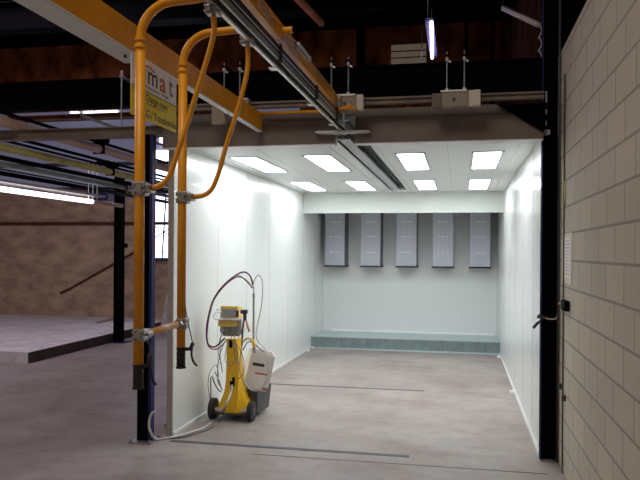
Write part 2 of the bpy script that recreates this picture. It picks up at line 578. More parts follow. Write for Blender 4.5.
cr_ = hcol('steel_column', .637, .752, 5.76, 5.84, 0, 6.28, 'black', 'tall black steel column at the right jamb of the booth', False)  # black shaft stands for navy paint in shade
MB().box((.6355, 5.752, .0), (.645, 5.76, 6.28)).build('lit_flange_edge', 'navy', cr_, 'flange edge in lit navy tone')  # thin strip whose colour paints booth light on the column edge
g = MB().prism([(.28, 2.83), (.637, 2.83), (.637, 2.60)], 1, 5.63, 5.655)
g.build('gusset_plate', 'black', cr_, 'triangular black corner gusset')
for z, h_ in ((2.78, .02), (2.69, .02), (2.61, .02), (2.9, .045)):
    MB().box((.66, 5.745, z - h_), (.672, 5.76, z + h_)).build('clip', 'zinc', cr_)

cf = hcol('steel_column', -6.09, -5.95, 11.4, 11.54, 0, 3.0, 'black', 'slim black post standing far back beside the raised slab edge', True)
MB().box((-6.2, 11.33, 0), (-5.83, 11.6, .014)).build('foot_plate', 'navy', cf)
MB().box((-5.95, 11.42, 1.70), (-5.87, 11.5, 1.78)).build('switch_box', 'black', cf)

# pipes behind right column
tag(MB().tube([(.764, 5.72, .0), (.764, 5.72, 2.3), (.764, 5.725, 5.9)], .008, 8, False).build('wall_pipe', 'dgrey'), 'thin dark pipe rising beside the right black column', 'pipe')
tag(MB().tube([(.764, 5.45, .0), (.764, 5.45, 3.0)], .006, 8, False).build('wall_pipe', 'dgrey'), 'thin grey conduit on the concrete block wall, nearest the paper notice', 'pipe')

# ------------------------------------------------------------------ steelwork overhead
def ibeam_x(x0, x1, y, z0, z1, w, t=.014):
    b = MB()
    b.box((x0, y - w / 2, z0), (x1, y + w / 2, z0 + t)).box((x0, y - w / 2, z1 - t), (x1, y + w / 2, z1))
    b.box((x0, y - .006, z0 + t), (x1, y + .006, z1 - t))
    return b
tag(ibeam_x(-12.9, .77, 6.1, 3.02, 3.30, .10).build('roof_girder', 'black'), 'deep black girder crossing the hall just above the booth mouth', 'girder')
tag(ibeam_x(-12.9, .77, 9.9, 5.15, 5.6, .3, .02).build('roof_girder', 'black'), 'black girder under the roof, farther back over the booth', 'girder')
tag(ibeam_x(-12.9, -3.3, 9.2, *sorted((at(100, 119.5, y=9.2).z, at(100, 113.8, y=9.2).z)), .12, .012).build('cross_beam', 'rust'), 'rusty red-brown cross beam high on the left, under the lit slots', 'beam')
tag(ibeam_x(-12.9, XL - .08, 5.7, 2.66, 2.755, .08, .01).build('cross_beam', 'beige'), 'beige-grey beam running left from the lintel over the navy column', 'beam')
# rafters and posts seen against the rusty wall
b = MB()
tag(MB().box((-2.06, 13.7, 3.0), (-1.9, 13.85, 6.28)).build('wall_post', 'dark'), 'dark post on the rusty wall, behind the yellow hoist beam', 'post')
tag(MB().box((.05, 13.7, 3.0), (.13, 13.85, 6.28)).build('wall_post', 'dark'), 'dark post on the rusty wall, between the lamp and the right column', 'post')
tag(MB().box((.55, 13.7, 3.0), (.63, 13.85, 6.28)).build('wall_post', 'dark'), 'dark post on the rusty wall, nearest the right column', 'post')
p, q = at(299, 0, y=9.0), at(322, 24, y=9.8)
tag(MB().tube([p + (p - q) * .6, q], .05, 4, False).build('roof_brace', 'rustb'), 'short rust-red diagonal brace under the dark roof', 'brace')
p, q = at(318, 10, y=10.5), at(328, 0, y=10.5)
tag(MB().tube([p, (q.x, q.y, 6.3)], .012, 6, False).build('brace_rod', 'dgrey'), 'thin grey rod rising beside the rust-red brace', 'rod')

# lit opening and vertical-looking lamp on far wall
p, q = at(391, 45, y=YW - .2), at(426, 63, y=YW - .2)
w = struct('window_5', MB().box((p.x, YW - .19, q.z), (q.x, YW - .15, p.z)), 'win3')
fr = MB()
for k in (.33, .66):
    z = q.z + (p.z - q.z) * k
    fr.box((p.x, YW - .20, z - .012), (q.x, YW - .19, z + .012))
fr.build('window_bar', 'beige', w)
a, b = at(431.5, 22, z=4.55), at(432, 58, z=4.55)
t = empty('strip_light', ((a.x + b.x) / 2, (a.y + b.y) / 2, 4.53), 'violet-white tube lamp hanging from the dark roof above the booth', 'light')
MB().tube([(a.x, a.y, 4.55), (b.x, b.y, 4.55)], .019, 10, False).build('tube', 'tube', t)
MB().box((b.x - .03, a.y + .05, 4.575), (a.x + .02, b.y + .1, 4.62)).build('housing', 'dgrey', t)
MB().box((b.x - .16, b.y, 4.50), (b.x - .145, b.y + .02, 5.0)).build('side_bar', 'beige', t)
for y in (a.y + .2, b.y - .2):
    MB().tube([(b.x, y, 4.62), (b.x, y, 6.3)], .006, 6, False).build('hanging_rod', 'zinc', t)
# unlit fluorescent fixture at upper right
a, b = at(503, 8, y=7.6), at(539, 25, y=6.8)
t = empty('strip_light', (a + b) / 2, 'unlit pale fluorescent fixture tilted high at the upper right', 'light')
MB().tube([a, b], .03, 4, False).build('housing', 'brlight', t)
MB().tube([b, b + (b - a).normalized() * .04], .022, 8, False).build('end_cap', 'zinc', t)
for e_ in (a, b):
    MB().tube([e_, (e_.x, e_.y, 6.3)], .004, 6, False).build('hanging_rod', 'dgrey', t)
d = at(545, 18, y=6.6)
tag(MB().tube([(d.x, 6.6, 3.3), (d.x, 6.6, d.z + .05)], .012, 8, False).sphere((d.x, 6.6, d.z + .05), .022).build('hanging_rod', 'zinc'), 'thin pale rod standing beside the top of the right column', 'rod')
d = at(540, 45, y=6.5)
cc = MB()
for k in range(4):
    z = d.z - .02 * k
    cc.tube([(d.x - .01, 6.5, z + .2 - k * .1), (d.x + .015, 6.5, z + .13 - k * .1), (d.x - .015, 6.5, z + .06 - k * .1)], .006, 6)
tag(cc.build('cable_loop', 'hosew'), 'small pale cable loops dangling near the top of the right column', 'cable')

# cross rail with its hanger brackets
cr = tag(MB().box((XL - .1, 5.47, 2.835), (.62, 5.53, 2.85)).box((XL - .1, 5.47, 2.87), (.62, 5.53, 2.885)).box((XL - .1, 5.49, 2.85), (.62, 5.51, 2.87)).build('cross_rail', 'beige'),
         'slim grey-olive cross rail running above the lintel', 'rail')
tag(MB().tube([(-1.66, 5.5, 2.795), (-.78, 5.5, 2.795)], .013, 8, False).build('cross_tube', 'yellow'), 'thin yellow tube joining the two yellow beams over the lintel', 'tube')
def hanger(x, label, rods, cap=True, wb=.125, zb=2.775, lx=None):
    o = empty('hanger_bracket', (x, 5.43, 2.77), label, 'bracket', 'hanger brackets on the cross rail')
    MB().box((x - wb if lx is None else lx, 5.40, zb), (x + wb * .55, 5.465, 2.89), .003).build('body', 'brbox', o)
    if cap:
        MB().box((x + wb * .57, 5.39, 2.78), (x + wb * .57 + .055, 5.465, 2.895), .003).build('end_cap', 'brlight', o, 'pale end block')
    MB().box((x - wb * .75, 5.39, 2.89), (x + wb * .5, 5.467, 2.902)).build('top_plate', 'alub', o)
    MB().cyl((x - .02, 5.392, 2.83), (x - .02, 5.40, 2.83), .012, n=10).build('bolt', 'dgrey', o)
    for r in rods:
        k = MB().cyl((r, 5.43, 2.902), (r, 5.43, 3.21), .0055, n=8).build('hanging_rod', 'zinc', o)
        MB().cyl((r, 5.43, 3.14), (r, 5.43, 3.165), .013, n=6).build('nut', 'alub', k)
        MB().cyl((r, 5.43, 2.902), (r, 5.43, 2.925), .012, n=6).build('nut', 'alub', k)
        MB().cyl((r + .012, 5.43, 3.135), (r + .03, 5.43, 3.125), .008, n=6).build('nut', 'alub', k)
        MB().box((r - .016, 5.40, 3.165), (r + .016, 5.46, 3.178)).box((r - .008, 5.43, 3.178), (r + .008, 6.03, 3.19)).build('clamp_arm', 'black', k)
    return o
hanger(-.035, 'grey hanger bracket with a white end block, right of the booth rail', (-.108, .024), True, .16, 2.775, -.145)
MB().box((-.222, 5.41, 2.78), (-.146, 5.465, 2.885), .003).build('side_block', 'taupe', bpy.data.objects['hanger_bracket'])
MB().box((.092, 5.388, 2.777), (.145, 5.466, 2.897), .003).build('side_block', 'brlight', bpy.data.objects['hanger_bracket'])
hanger(-.885, 'grey hanger bracket right beside the end of the yellow hoist beam', (-1.018, -.88), True, .13, 2.775, -.93)
hanger(-1.76, 'grey hanger bracket behind the end of the left yellow beam', (-1.92, -1.785), False, .11, 2.822)
tag(MB().cyl((-2.98, 5.7, 2.755), (-2.98, 5.7, 3.22), .007, n=8).box((-3.0, 5.69, 3.20), (-2.96, 6.06, 3.215)).cyl((-2.98, 5.7, 3.215), (-2.98, 5.7, 3.26), .014, n=6).build('hanging_rod', 'zinc'), 'thin pale hanging rod farthest left, between the girder and the beige beam', 'rod')
tag(MB().box((-2.02, 5.41, 2.70), (-1.93, 5.46, 2.86)).box((-1.925, 5.40, 2.705), (-1.905, 5.46, 2.83)).build('mounting_plate', 'brbox'), 'pale upright mounting plate on the lintel behind the left yellow beam', 'plate')

# ------------------------------------------------------------------ left yellow beam with sign
yb = empty('crane_beam', (-1.67, 3.6, 2.655), 'orange-yellow steel beam upper left, running back to the lintel', 'beam')
MB().box((-1.685, .6, 2.668), (-1.645, 5.62, 2.815), .003).build('web', 'yellow', yb)
MB().box((-1.687, .6, 2.661), (-1.643, 5.63, 2.668)).build('bottom_flange', 'ceilp', yb, 'pale grey underside')
MB().box((-1.77, .6, 2.655), (-1.645, 3.42, 2.661)).build('cover_plate', 'ceilp', yb, 'pale grey plate under the near half')
bb = MB()
for y in (3.3, 3.42):
    MB().cyl((-1.69, y - .03, 2.64), (-1.69, y - .03, 2.655), .008, n=6).build('bolt', 'dgrey', yb)

SXP = -1.64
y0, y1 = at(131.5, 80, x=SXP).y, at(176.5, 80, x=SXP).y
sg = empty('load_sign', (SXP, (y0 + y1) / 2, 2.37), 'white and yellow load sign hanging under the yellow beam between the hoist poles', 'sign')
zs = (2.345, 2.497, 2.655)
MB().box((SXP - .006, y0, zs[1]), (SXP, y1, zs[2])).build('upper_panel', 'signw', sg, 'white upper half with logo')
MB().box((SXP - .006, y0, zs[0]), (SXP, y1, zs[1] - .002)).box((SXP - .005, y0, zs[1] - .002), (SXP - .001, y1, zs[1])).build('lower_panel', 'signy', sg, 'yellow lower half with load text')
MB().box((SXP - .0005, y0, zs[1] - .002), (SXP + .0008, y1, zs[1] + .002)).build('divider', 'inkdk', sg)
RT = Matrix(((0, 0, 1, 0), (1, 0, 0, 0), (0, 1, 0, 0), (0, 0, 0, 1)))    # text reading towards +y, facing +x
def stx(body, size, u, z, m, nm='lettering', bold=.0, sq=1.):
    y = at(u, 100, x=SXP).y
    MB().text(body, size, Matrix.Translation((SXP + .0008, y, z)) @ RT @ Matrix.Diagonal((sq, 1, 1, 1)), bold=bold).build(nm, m, sg)
stx('e', .15, 137.8, 2.542, 'inkgr', bold=.001, sq=1.25)
stx('m', .15, 147.0, 2.542, 'inkdk', bold=.001, sq=1.15)
stx('a', .15, 159.5, 2.542, 'inkrd', bold=.003, sq=1.2)
stx('t', .16, 168.5, 2.542, 'inkgr', bold=.002, sq=1.1)
arc = MB()
pa = [Vector((SXP + .002, at(u, 80, x=SXP).y, z)) for u, z in ((141, 2.605), (146, 2.632), (150, 2.634), (154, 2.62))]
arc.tube(pa, .004, 6)
arc.sphere((SXP + .001, at(169.5, 80, x=SXP).y, 2.645), .006, (.3, 1, 1))
arc.build('logo_stroke', 'inkrd', sg)
stx('manutention - levage', .026, 145.0, 2.516, 'inkgr', sq=1.35)
stx('Charge maxi', .052, 145.0, 2.448, 'inkdk', sq=1.05)
MB().box((SXP, at(146, 90, x=SXP).y, 2.433), (SXP + .001, at(166, 90, x=SXP).y, 2.436)).build('underline', 'inkdk', sg)
stx('KG / Transbordeur', .058, 142.8, 2.362, 'inkdk', sq=1.02)

# ------------------------------------------------------------------ hoist girder and conveyor rail
RX = -1.0
cv = empty('conveyor_rail', (RX, 3.0, 2.65), 'long aluminium conveyor rail running along the hoist beam into the booth slot', 'rail')
yA, yB = .6, 10.5
MB().prism([(-1.008, 2.704), (-1.008, 2.735), (-1.0, 2.742), (-.992, 2.742), (-.984, 2.735), (-.984, 2.704), (-.99, 2.700), (-1.002, 2.700)], 1, yA, yB).build('main_profile', 'alu', cv)
MB().box((-1.012, yA, 2.660), (-.994, yB, 2.671)).build('lower_strip', 'alub', cv, 'bright lower strip')
MB().box((-1.002, yA, 2.671), (-.992, yB, 2.700)).build('spacer', 'rubber', cv)
MB().box((-1.0, yA, 2.742), (-.988, yB, 2.752)).build('upper_spacer', 'rubber', cv)
MB().box((-1.004, yA, 2.752), (-.984, yB, 2.758)).build('bright_line', 'alub', cv, 'bright upper line')
MB().box((-1.004, yA, 2.758), (-.986, yB, 2.785)).build('power_track', 'hoseb', cv, 'dark blue power track')
for u, v in ((276, 57), (312, 93), (332, 113)):
    p = at(u, v, x=RX)
    y = p.y
    b = MB()
    b.box((-1.018, y - .02, 2.692), (-.974, y + .02, 2.698)).box((-.981, y - .02, 2.698), (-.974, y + .02, 2.79)).box((-1.018, y - .02, 2.698), (-1.011, y + .02, 2.79))
    o = b.build('clamp_band', 'rubber', cv)
    MB().box((-1.04, y - .03, 2.655), (-.99, y + .03, 2.66)).build('clip', 'alub', o, 'pale clip under the band')

cv.rotation_euler.z = -.0075
hb = empty('hoist_beam', (RX, 3.5, 2.81), 'yellow hoist beam with worn joint plates above the conveyor rail', 'beam')
MB().box((-1.008, .6, 2.815), (-.966, 5.36, 2.885), .003).build('box_section', 'yellow', hb)
MB().box((-1.0, .6, 2.885), (-.958, 5.36, 2.893)).build('top_flange', 'yellow', hb)
ys = at(288, 32, x=-.93).y
MB().cyl((-.966, ys, 2.862), (-.905, ys, 2.862), .019, n=14).build('cross_stub', 'yellow', hb)
MB().cyl((-.905, ys, 2.862), (-.904, ys, 2.862), .014, n=14).build('stub_opening', 'rubber', hb)
pp, qq = at(281, 35, x=-.97).y, at(300, 60, x=-.97).y
MB().box((-1.01, pp, 2.812), (-.962, qq, 2.87), .002).build('joint_plate', 'worn', hb, 'pinkish worn joint plate')
pp = at(262, 12, x=-.97).y
MB().box((-.966, pp - .10, 2.83), (-.960, pp + .10, 2.875), .002).build('joint_plate', 'worn', hb, 'small worn plate')
bb = MB()
for u, v in ((265, 11), (270, 13), (260, 8), (267, 20), (288, 45), (293, 48), (285, 36), (315, 75), (318, 80)):
    y = at(u, v, x=-.97).y
    z_ = 2.85 + random.uniform(-.015, .02)
    MB().cyl((-.966, y, z_), (-.952, y, z_), .008, n=6).build('bolt', 'zinc', hb)
MB().tube([(-.955, 3.9, 2.87), (-.95, 4.4, 2.875), (-.952, 5.1, 2.87)], .004, 6).build('cable', 'hoseb', hb)
pp, qq = at(297, 50, x=-.96).y, at(309, 63, x=-.96).y
MB().box((-.966, pp, 2.872), (-.946, qq, 2.90)).build('cover_strip', 'hosew', hb)
tr = empty('end_trolley', (-.96, 5.34, 2.66), 'greyish trolley and clamps where the hoist beam meets the cross rail', 'trolley')
MB().box((-1.02, 5.365, 2.80), (-.935, 5.39, 2.885)).build('side_plate', 'zinc', tr)
for x, z in ((-1.0, 2.87), (-.965, 2.83), (-.945, 2.87)):
    MB().cyl((x, 5.348, z), (x, 5.365, z), .018, n=12).build('wheel', 'worn', tr)
MB().box((-.95, 5.36, 2.775), (-.80, 5.385, 2.795)).cyl((-.86, 5.35, 2.80), (-.86, 5.39, 2.80), .018, n=10).build('arm', 'yellow', tr)
MB().box((-.92, 5.40, 2.66), (-.905, 5.43, 2.78)).box((-.94, 5.40, 2.69), (-.87, 5.42, 2.70)).build('drop_rod', 'zinc', tr)
gp = MB().prism([(-1.185, 2.642), (-1.16, 2.65), (-.76, 2.648), (-.726, 2.64), (-.76, 2.632), (-1.0, 2.628), (-1.16, 2.632)], 1, 5.58, 5.66)
tag(gp.build('guide_blade', 'ceilp'), 'thin white pointed blade across the lintel notch', 'blade')

# ------------------------------------------------------------------ hoist handle poles
hf = empty('hoist_frame', (-1.33, 2.95, 1.07), 'orange tubular hoist handle frame of two poles with black grips, hanging from the rail', 'hoist')
def pole(x, y, zt, zb, label, lev, lc, rb):
    xe = -1.02
    r = .15
    o = MB().tube([(x, y, zb + .10), (x, y, zt - .02)], .0215, 18, False).build('pole', 'yellow', hf, label)
    arcp = [(x, y, zt - .03), (x, y, zt)] + [(x + r * (1 - math.cos(t)), y, zt + r * math.sin(t)) for t in [PI / 2 * k / 10 for k in range(1, 11)]]
    arcp += [(x + r + (xe - x - r) * .5, y, zt + r + .004), (xe - .01, y, zt + r + .008)]
    MB().tube(arcp, .0195, 18, False).build('bend', 'yellow', o)
    for dz in (-.035, -.004):
        MB().cyl((x, y, zt + dz - .005), (x, y, zt + dz + .005), .0265, n=20).build('collar', 'yellow', o)
    g = MB().cyl((x, y, zb), (x, y, zb + .11), .020, n=16)
    for i in range(9):
        g.cyl((x, y, zb + i * .0125), (x, y, zb + i * .0125 + .0115), .021 + .001 * (i % 2), n=16)
    g.cyl((x, y, zb - .004), (x, y, zb + .004), .025, n=16)
    g.build('grip', 'rubber', o, 'black rubber grip')
    MB().tube([at(*p, y=y) for p in lev[0]], .010, 8, False).build('lever_mount', 'rubber', o)
    MB().tube([at(*p, y=y) for p in lev[1]], .0055, 8).build('lever', 'rubber', o)
    MB().tube([at(*p, y=y) for p in lc], .0028, 6).build('cable', 'dgrey', o)
    MB().tube([at(*p, y=y) for p in rb], .0115, 12).build('brace_loop', 'yellow', o)

    def clamp(c0, s=.03):
        q = MB()
        q.box(c0 + Vector((-s, -.026, -s)), c0 + Vector((s, .026, -.003)), .006)
        q.box(c0 + Vector((-s, -.026, .003)), c0 + Vector((s, .026, s)), .006)
        q.cyl(c0 + Vector((0, -.030, 0)), c0 + Vector((0, .030, 0)), s * .6, n=14)
        for dx in (-s * .6, s * .6):
            for dz in (-s * .55, s * .55):
                q.cyl(c0 + Vector((dx, -.036, dz)), c0 + Vector((dx, .0, dz)), .007, n=6)
        q.build('clamp', 'zinc', o, 'zinc tube clamp')
    e = at(*rb[-1], y=y)
    clamp(Vector((x + .006, y, e.z)), .030)
    clamp(Vector((x + .046, y, e.z)), .018)
    tp = at(*rb[0], y=y)
    clamp(tp + Vector((-.012, 0, .024)), .020)
    clamp(tp + Vector((.012, 0, .018)), .017)
    clamp(Vector((x + .008, y, 1.295)), .027)
    return o

Y1, Y2 = 2.70, 3.20
xa, xb = at(138.6, 300, y=Y1).x, at(181.3, 300, y=Y2).x
pole(xa, Y1, 2.543, 1.072, 'nearer pole, in front of the navy column',
     ([(143, 366), (149, 366), (150, 354)], [(149, 363), (151, 372), (153.5, 381), (156, 385)]), [(150, 356), (150, 347), (145, 338)],
     [(213.5, 16), (214, 24), (214, 32), (211, 46), (204, 69), (196, 95), (187, 124), (179, 148), (173, 166), (168, 178), (160, 185.5), (150, 188.5), (142, 189)])
pole(xb, Y2, 2.570, 1.076, 'farther pole, in front of the booth wall edge',
     ([(184, 349), (190, 349), (193, 343)], [(192, 347), (191.5, 355), (193.5, 362), (197, 366)]), [(193, 345), (189, 327), (186, 312), (184, 296)],
     [(247.5, 46), (248, 58), (247, 72), (241, 98), (233, 124), (226, 146), (219.5, 170), (214, 185), (209, 192), (202, 195.8), (192, 197), (184, 197.5)])
cb_ = MB().tube([(xa + .012, Y1 + .03, 1.295), (xb + .006, Y2 - .03, 1.295)], .016, 14, False).build('cross_bar', 'peach', hf, 'pale orange cross bar at waist height')
MB().cyl((xa + .012, Y1 + .025, 1.295), (xa + .014, Y1 + .07, 1.295), .022, n=14).build('end_ring', 'zinc', cb_)
MB().cyl((xb + .008, Y2 - .07, 1.295), (xb + .006, Y2 - .025, 1.295), .022, n=14).build('end_ring', 'zinc', cb_)

# ------------------------------------------------------------------ conveyors of the left hall
def rail(u, v, x, r, m, label, y0=3.5, y1=13.9, brk=(), name='overhead_rail', twin=True):
    z = at(u, v, x=x).z
    o = empty(name, (x, (y0 + y1) / 2, z - r), label, 'rail', 'overhead conveyor rails in the left hall')
    b = MB().tube([(x, y0, z), (x, y1, z)], r, 10, False)
    b.build('track', m, o)
    if twin:
        MB().box((x - r * .8, y0, z + r * 1.5), (x + r * .4, y1, z + r * 1.9)).build('upper_track', 'black', o, 'black upper track')
    for bu in brk:
        y = at(bu, v, x=x).y
        k = MB().box((x - r * 1.5, y - .05, z - r * 1.1), (x + r * 1.25, y - .02, z + r * 2.2)).box((x - .1, y - .22, z + r * 1.9), (x + .04, y + .12, z + r * 3.2)).build('bracket', 'black', o)
        MB().box((x - .02, y - .04, z + r * 2.8), (x + .03, y + .06, z + r * 3.6)).build('bolt', 'alub', k)
    return z
rail(69, 140.5, -4.0, .048, 'railp', 'pinkish-grey overhead rail, topmost thick one of the left hall', brk=(101,))
rail(69, 162.5, -4.5, .042, 'raily', 'olive-yellow overhead rail below the pinkish one in the left hall', brk=(112,))
rail(69, 171.5, -4.7, .025, 'black', 'black overhead rail just under the olive-yellow one', twin=False)
rail(69, 177, -4.9, .03, 'railg', 'grey-green overhead rail, lowest of the left hall bundle', brk=(126,))
rail(69, 152, -4.9, .02, 'black', 'thin black overhead rail between the pinkish and olive ones', twin=False)
rail(91, 119, -3.9, .018, 'railg', 'thin grey overhead conduit, highest in the left hall', y0=6.6, y1=10.2, twin=False)
rail(69, 185, -5.6, .03, 'black', 'black overhead rail directly above the white tube lamp', twin=True)
# fluorescent fixture
z = at(69, 198.5, x=-5.2).z
t = empty('strip_light', (-5.2, 9, z), 'white tube lamp under the conveyor rails at the far left', 'light')
y0, y1 = 6.8, at(92, 200, x=-5.2).y
MB().tube([(-5.2, y0, z), (-5.2, y1, z)], .032, 10, False).build('tube', 'tubew', t)
MB().tube([(-5.2, y1, z), (-5.2, y1 + .9, z)], .03, 10, False).build('end_tube', 'railp', t)
MB().box((-5.4, y0, z + .08), (-5.15, y1 + .3, z + .11)).build('reflector', 'hosew', t)
for k in range(3):
    yy = y1 - .1 + .12 * k
    MB().tube([(-5.2, yy, z), (-5.2, yy, z + .55)], .006, 6, False).build('hanging_rod', 'alub', t)
p = at(102, 195, y=11.9)
tag(MB().box((p.x - .25, 11.8, p.z - .1), (p.x + .17, 12.05, p.z + .1)).build('control_box', 'navy'), 'dark blue box hanging behind the far white tube lamp', 'box')
# cable stain line on the far wall, drooping cable
cb = MB().tube([at(60, 293, y=YW - .03), at(69, 289, y=YW - .03), at(92, 276, y=YW - .03), at(115, 263, y=YW - .03), at(140, 249, y=YW - .03)], .022, 6)
tag(cb.build('wall_conduit', 'rust'), 'dark conduit running diagonally across the far concrete wall', 'conduit')
p, q = at(97, 322.5, z=.18), at(117, 318, z=.18)
tag(MB().tube([p, q], .03, 4, False).build('timber_batten', 'wood'), 'pale wooden batten lying on the raised slab at the far left', 'batten')
# leaning board
p = at(160, 341, z=.0)
lb = MB().prism([(at(159, 335, y=13.0).x, .0), (at(172, 335, y=13.0).x, .0), (at(172, 270, y=13.0).x, 1.25), (at(169, 290, y=13.0).x, 1.0)], 1, 13.0, 13.05)
tag(lb.build('leaning_board', 'slab'), 'pale slanted board leaning far back behind the booth wall edge', 'board')

# ------------------------------------------------------------------ right wall fittings
yy0, yy1 = 5.12, 5.56
pn = empty('paper_notice', (.772, 5.34, 1.43), 'yellowed paper notice taped to the block wall right of the column', 'notice')
MB().box((.770, 5.12, 1.43), (.774, 5.565, 1.80)).build('backing', 'paper', pn)
b = MB().box((.768, 5.15, 1.47), (.770, 5.50, 1.77)).build('sheet', 'papw', pn)
ln = MB()
for k in range(11):
    ln.box((.767, 5.18 + .02 * (k % 3), 1.50 + k * .024), (.768, 5.44 + .02 * (k % 2), 1.504 + k * .024))
ln.build('text_lines', 'inkgr', pn)
vb = empty('air_valve', (.76, 5.40, 1.24), 'brown and black air valve on the block wall below the paper notice', 'valve')
MB().cyl((.755, 5.40, 1.27), (.755, 5.52, 1.27), .018, n=12).build('valve_body', 'brass', vb)
MB().box((.735, 5.2, 1.235), (.772, 5.38, 1.31), .004).build('handle_block', 'black', vb)
ag = empty('air_gun', (.6, 5.74, 1.04), 'dark blue air blow gun hooked on the right black column', 'gun')
Yg = 5.74
MB().tube([at(*p, y=Yg) for p in ((558, 313), (556, 318.5), (549, 319), (543, 317))], .007, 8).build('hose', 'hosew', ag)
MB().tube([at(545, 317.5, y=Yg), at(537, 316.5, y=Yg)], .013, 10, False).sphere(at(540, 316, y=Yg), .018).build('gun_body', 'dgrey', ag)
MB().tube([at(543, 318, y=Yg), at(538, 322.5, y=Yg), at(533, 328, y=Yg)], [.008] * 6 + [.013] * 7, 8).build('gun_handle', 'hoseb', ag)
tag(MB().tube([(.768, 5.40, 2.0), (.765, 5.45, 2.2), (.767, 5.52, 2.35), (.765, 5.5, 1.9), (.768, 5.58, 1.85)], .005, 6).build('loose_wire', 'raily'), 'thin loose yellowish wire on the block wall above the notice', 'wire')
tag(MB().box((.74, 5.50, .62), (.775, 5.53, .66)).build('wall_hook', 'dgrey'), 'upper of two small dark hooks low on the block wall', 'hook')
tag(MB().box((.745, 5.36, .56), (.775, 5.38, .60)).build('wall_hook', 'dgrey'), 'lower of two small dark hooks low on the block wall', 'hook')

# ------------------------------------------------------------------ powder cart
kx, ky = -2.14, 6.47
kt = empty('powder_cart', (kx, ky, 0), 'yellow powder coating cart on black wheels with control console and mast', 'cart')
def sec(z, w, d0, d1, cx=0., cr=.03):
    return [(kx + cx - w, ky + d1, z), (kx + cx - w, ky + d0 + .02, z), (kx + cx - w * .85, ky + d0, z), (kx + cr, ky + d0 - .02, z), (kx + cx + w, ky + d0 + .03, z), (kx + cx + w, ky + d1, z)]
MB().loft([sec(.075, .165, -.06, .26, -.025), sec(.10, .165, -.06, .26, -.025), sec(.14, .15, -.05, .24, -.025), sec(.20, .118, -.035, .2, -.03), sec(.28, .090, -.02, .16, -.033), sec(.38, .078, -.01, .13, -.036), sec(.55, .069, 0, .12, -.042),
           sec(.79, .062, 0, .11, -.05, .0)]).build('body_shroud', 'cart', kt)
MB().box((kx - .20, ky - .09, .062), (kx + .14, ky + .5, .08), .004).build('chassis', 'dgrey', kt)
MB().box((kx - .19, ky - .085, .10), (kx - .12, ky - .06, .125)).box((kx + .07, ky - .08, .10), (kx + .15, ky - .06, .125)).build('axle_cover', 'silver', kt, 'silver axle ends')
for wx, wy in ((-.225, -.03), (.165, -.03), (-.15, .45), (.08, .45)):
    rr = .105 if wx < 0 and wy < 0 else .098
    if wy > 0: rr = .05
    w_ = MB().cyl((kx + wx - .022, ky + wy, rr), (kx + wx + .022, ky + wy, rr), rr, n=28).build('wheel', 'rubber', kt)
    MB().cyl((kx + wx - .026, ky + wy, rr), (kx + wx + .026, ky + wy, rr), rr * .42, n=16).build('wheel_hub', 'dgrey', w_)
MB().box((kx - .06, ky - .025, .335), (kx + .0, ky + .0, .38), .004).box((kx - .03, ky - .04, .33), (kx - .01, ky - .02, .42)).build('power_inlet', 'black', kt)
MB().box((kx - .075, ky - .012, .705), (kx - .01, ky + .0, .785)).build('connector_panel', 'black', kt)
# dark hopper base behind
MB().loft([[(kx + .0, ky + .14, .03), (kx + .17, ky + .14, .03), (kx + .19, ky + .50, .03), (kx + .0, ky + .5, .03)],
           [(kx - .02, ky + .12, .27), (kx + .18, ky + .12, .27), (kx + .21, ky + .53, .27), (kx - .02, ky + .53, .27)]]).build('vibration_table', 'dgrey', kt, 'dark grey tray that carries the powder box')
MB().box((kx - .18, ky + .14, .08), (kx - .02, ky + .5, .24), .01).build('rear_box', 'dgrey', kt)
# console
cx0, cx1 = kx - .155, kx + .025
mt = Matrix.Translation((0, ky - .04, 1.05)) @ Matrix.Rotation(-.12, 4, 'X') @ Matrix.Translation((0, -ky + .04, -1.05))
MB().box((cx0, ky - .05, 1.0), (cx1, ky + .10, 1.115), .008, mt).build('console_housing', 'cartlt', kt)
MB().box((cx0 + .012, ky - .054, 1.008), (cx1 - .02, ky - .048, 1.085), 0, mt).build('screen', 'screen', kt, 'grey console display')
MB().box((cx1 - .018, ky - .056, 1.01), (cx1 + .01, ky - .046, 1.075), .003, mt).build('knob_panel', 'inkbl', kt, 'dark blue side panel')
MB().box((kx - .17, ky - .14, .985), (kx + .055, ky + .02, .998), .004).box((kx - .175, ky - .14, .985), (kx - .155, ky + .0, 1.0), .003).build('tray', 'silver', kt, 'silver tray handle')
MB().tube([(kx - .17, ky - .13, .99), (kx - .19, ky - .14, 1.01), (kx - .185, ky - .10, 1.05), (kx - .13, ky - .04, 1.06)], .007, 8).tube([(kx - .2, ky - .04, 1.075), (kx - .13, ky - .03, 1.08)], .004, 8, False).build('handle_bar', 'silver', kt)
MB().box((kx - .165, ky - .075, .915), (kx + .01, ky + .08, .975), .01, mt).build('pump_housing', 'cartlt', kt)
MB().box((kx + .0, ky - .02, .84), (kx + .055, ky + .08, .985), .006).build('side_module', 'silver', kt)
random.seed(3)
for k in range(9):
    x = kx - .14 + k * .019
    fit = MB()
    fit.cyl((x, ky - .06 + .01 * (k % 2), .925), (x + random.uniform(-.015, .015), ky - .04, .85 + random.uniform(-.01, .02)), .009, n=8)
    fit.cyl((x, ky - .02, .93), (x + .01, ky - .0, .82), .011, n=8)
    fit.build('hose_fitting', 'zinc', kt)
hz = MB()
for k, (x, dz, bow) in enumerate(((-.12, .30, -.05), (-.05, .2, .04), (-.02, .3, .05), (-.13, .38, -.02))):
    hz.tube([(kx + x, ky - .05, .86), (kx + x + bow * .5, ky - .07, .80), (kx + x + bow, ky - .05, .84 - dz * .6), (kx + x + bow * .6, ky - .01, .84 - dz)], .0045, 6)
hz.build('small_hoses', 'hoseg', kt)
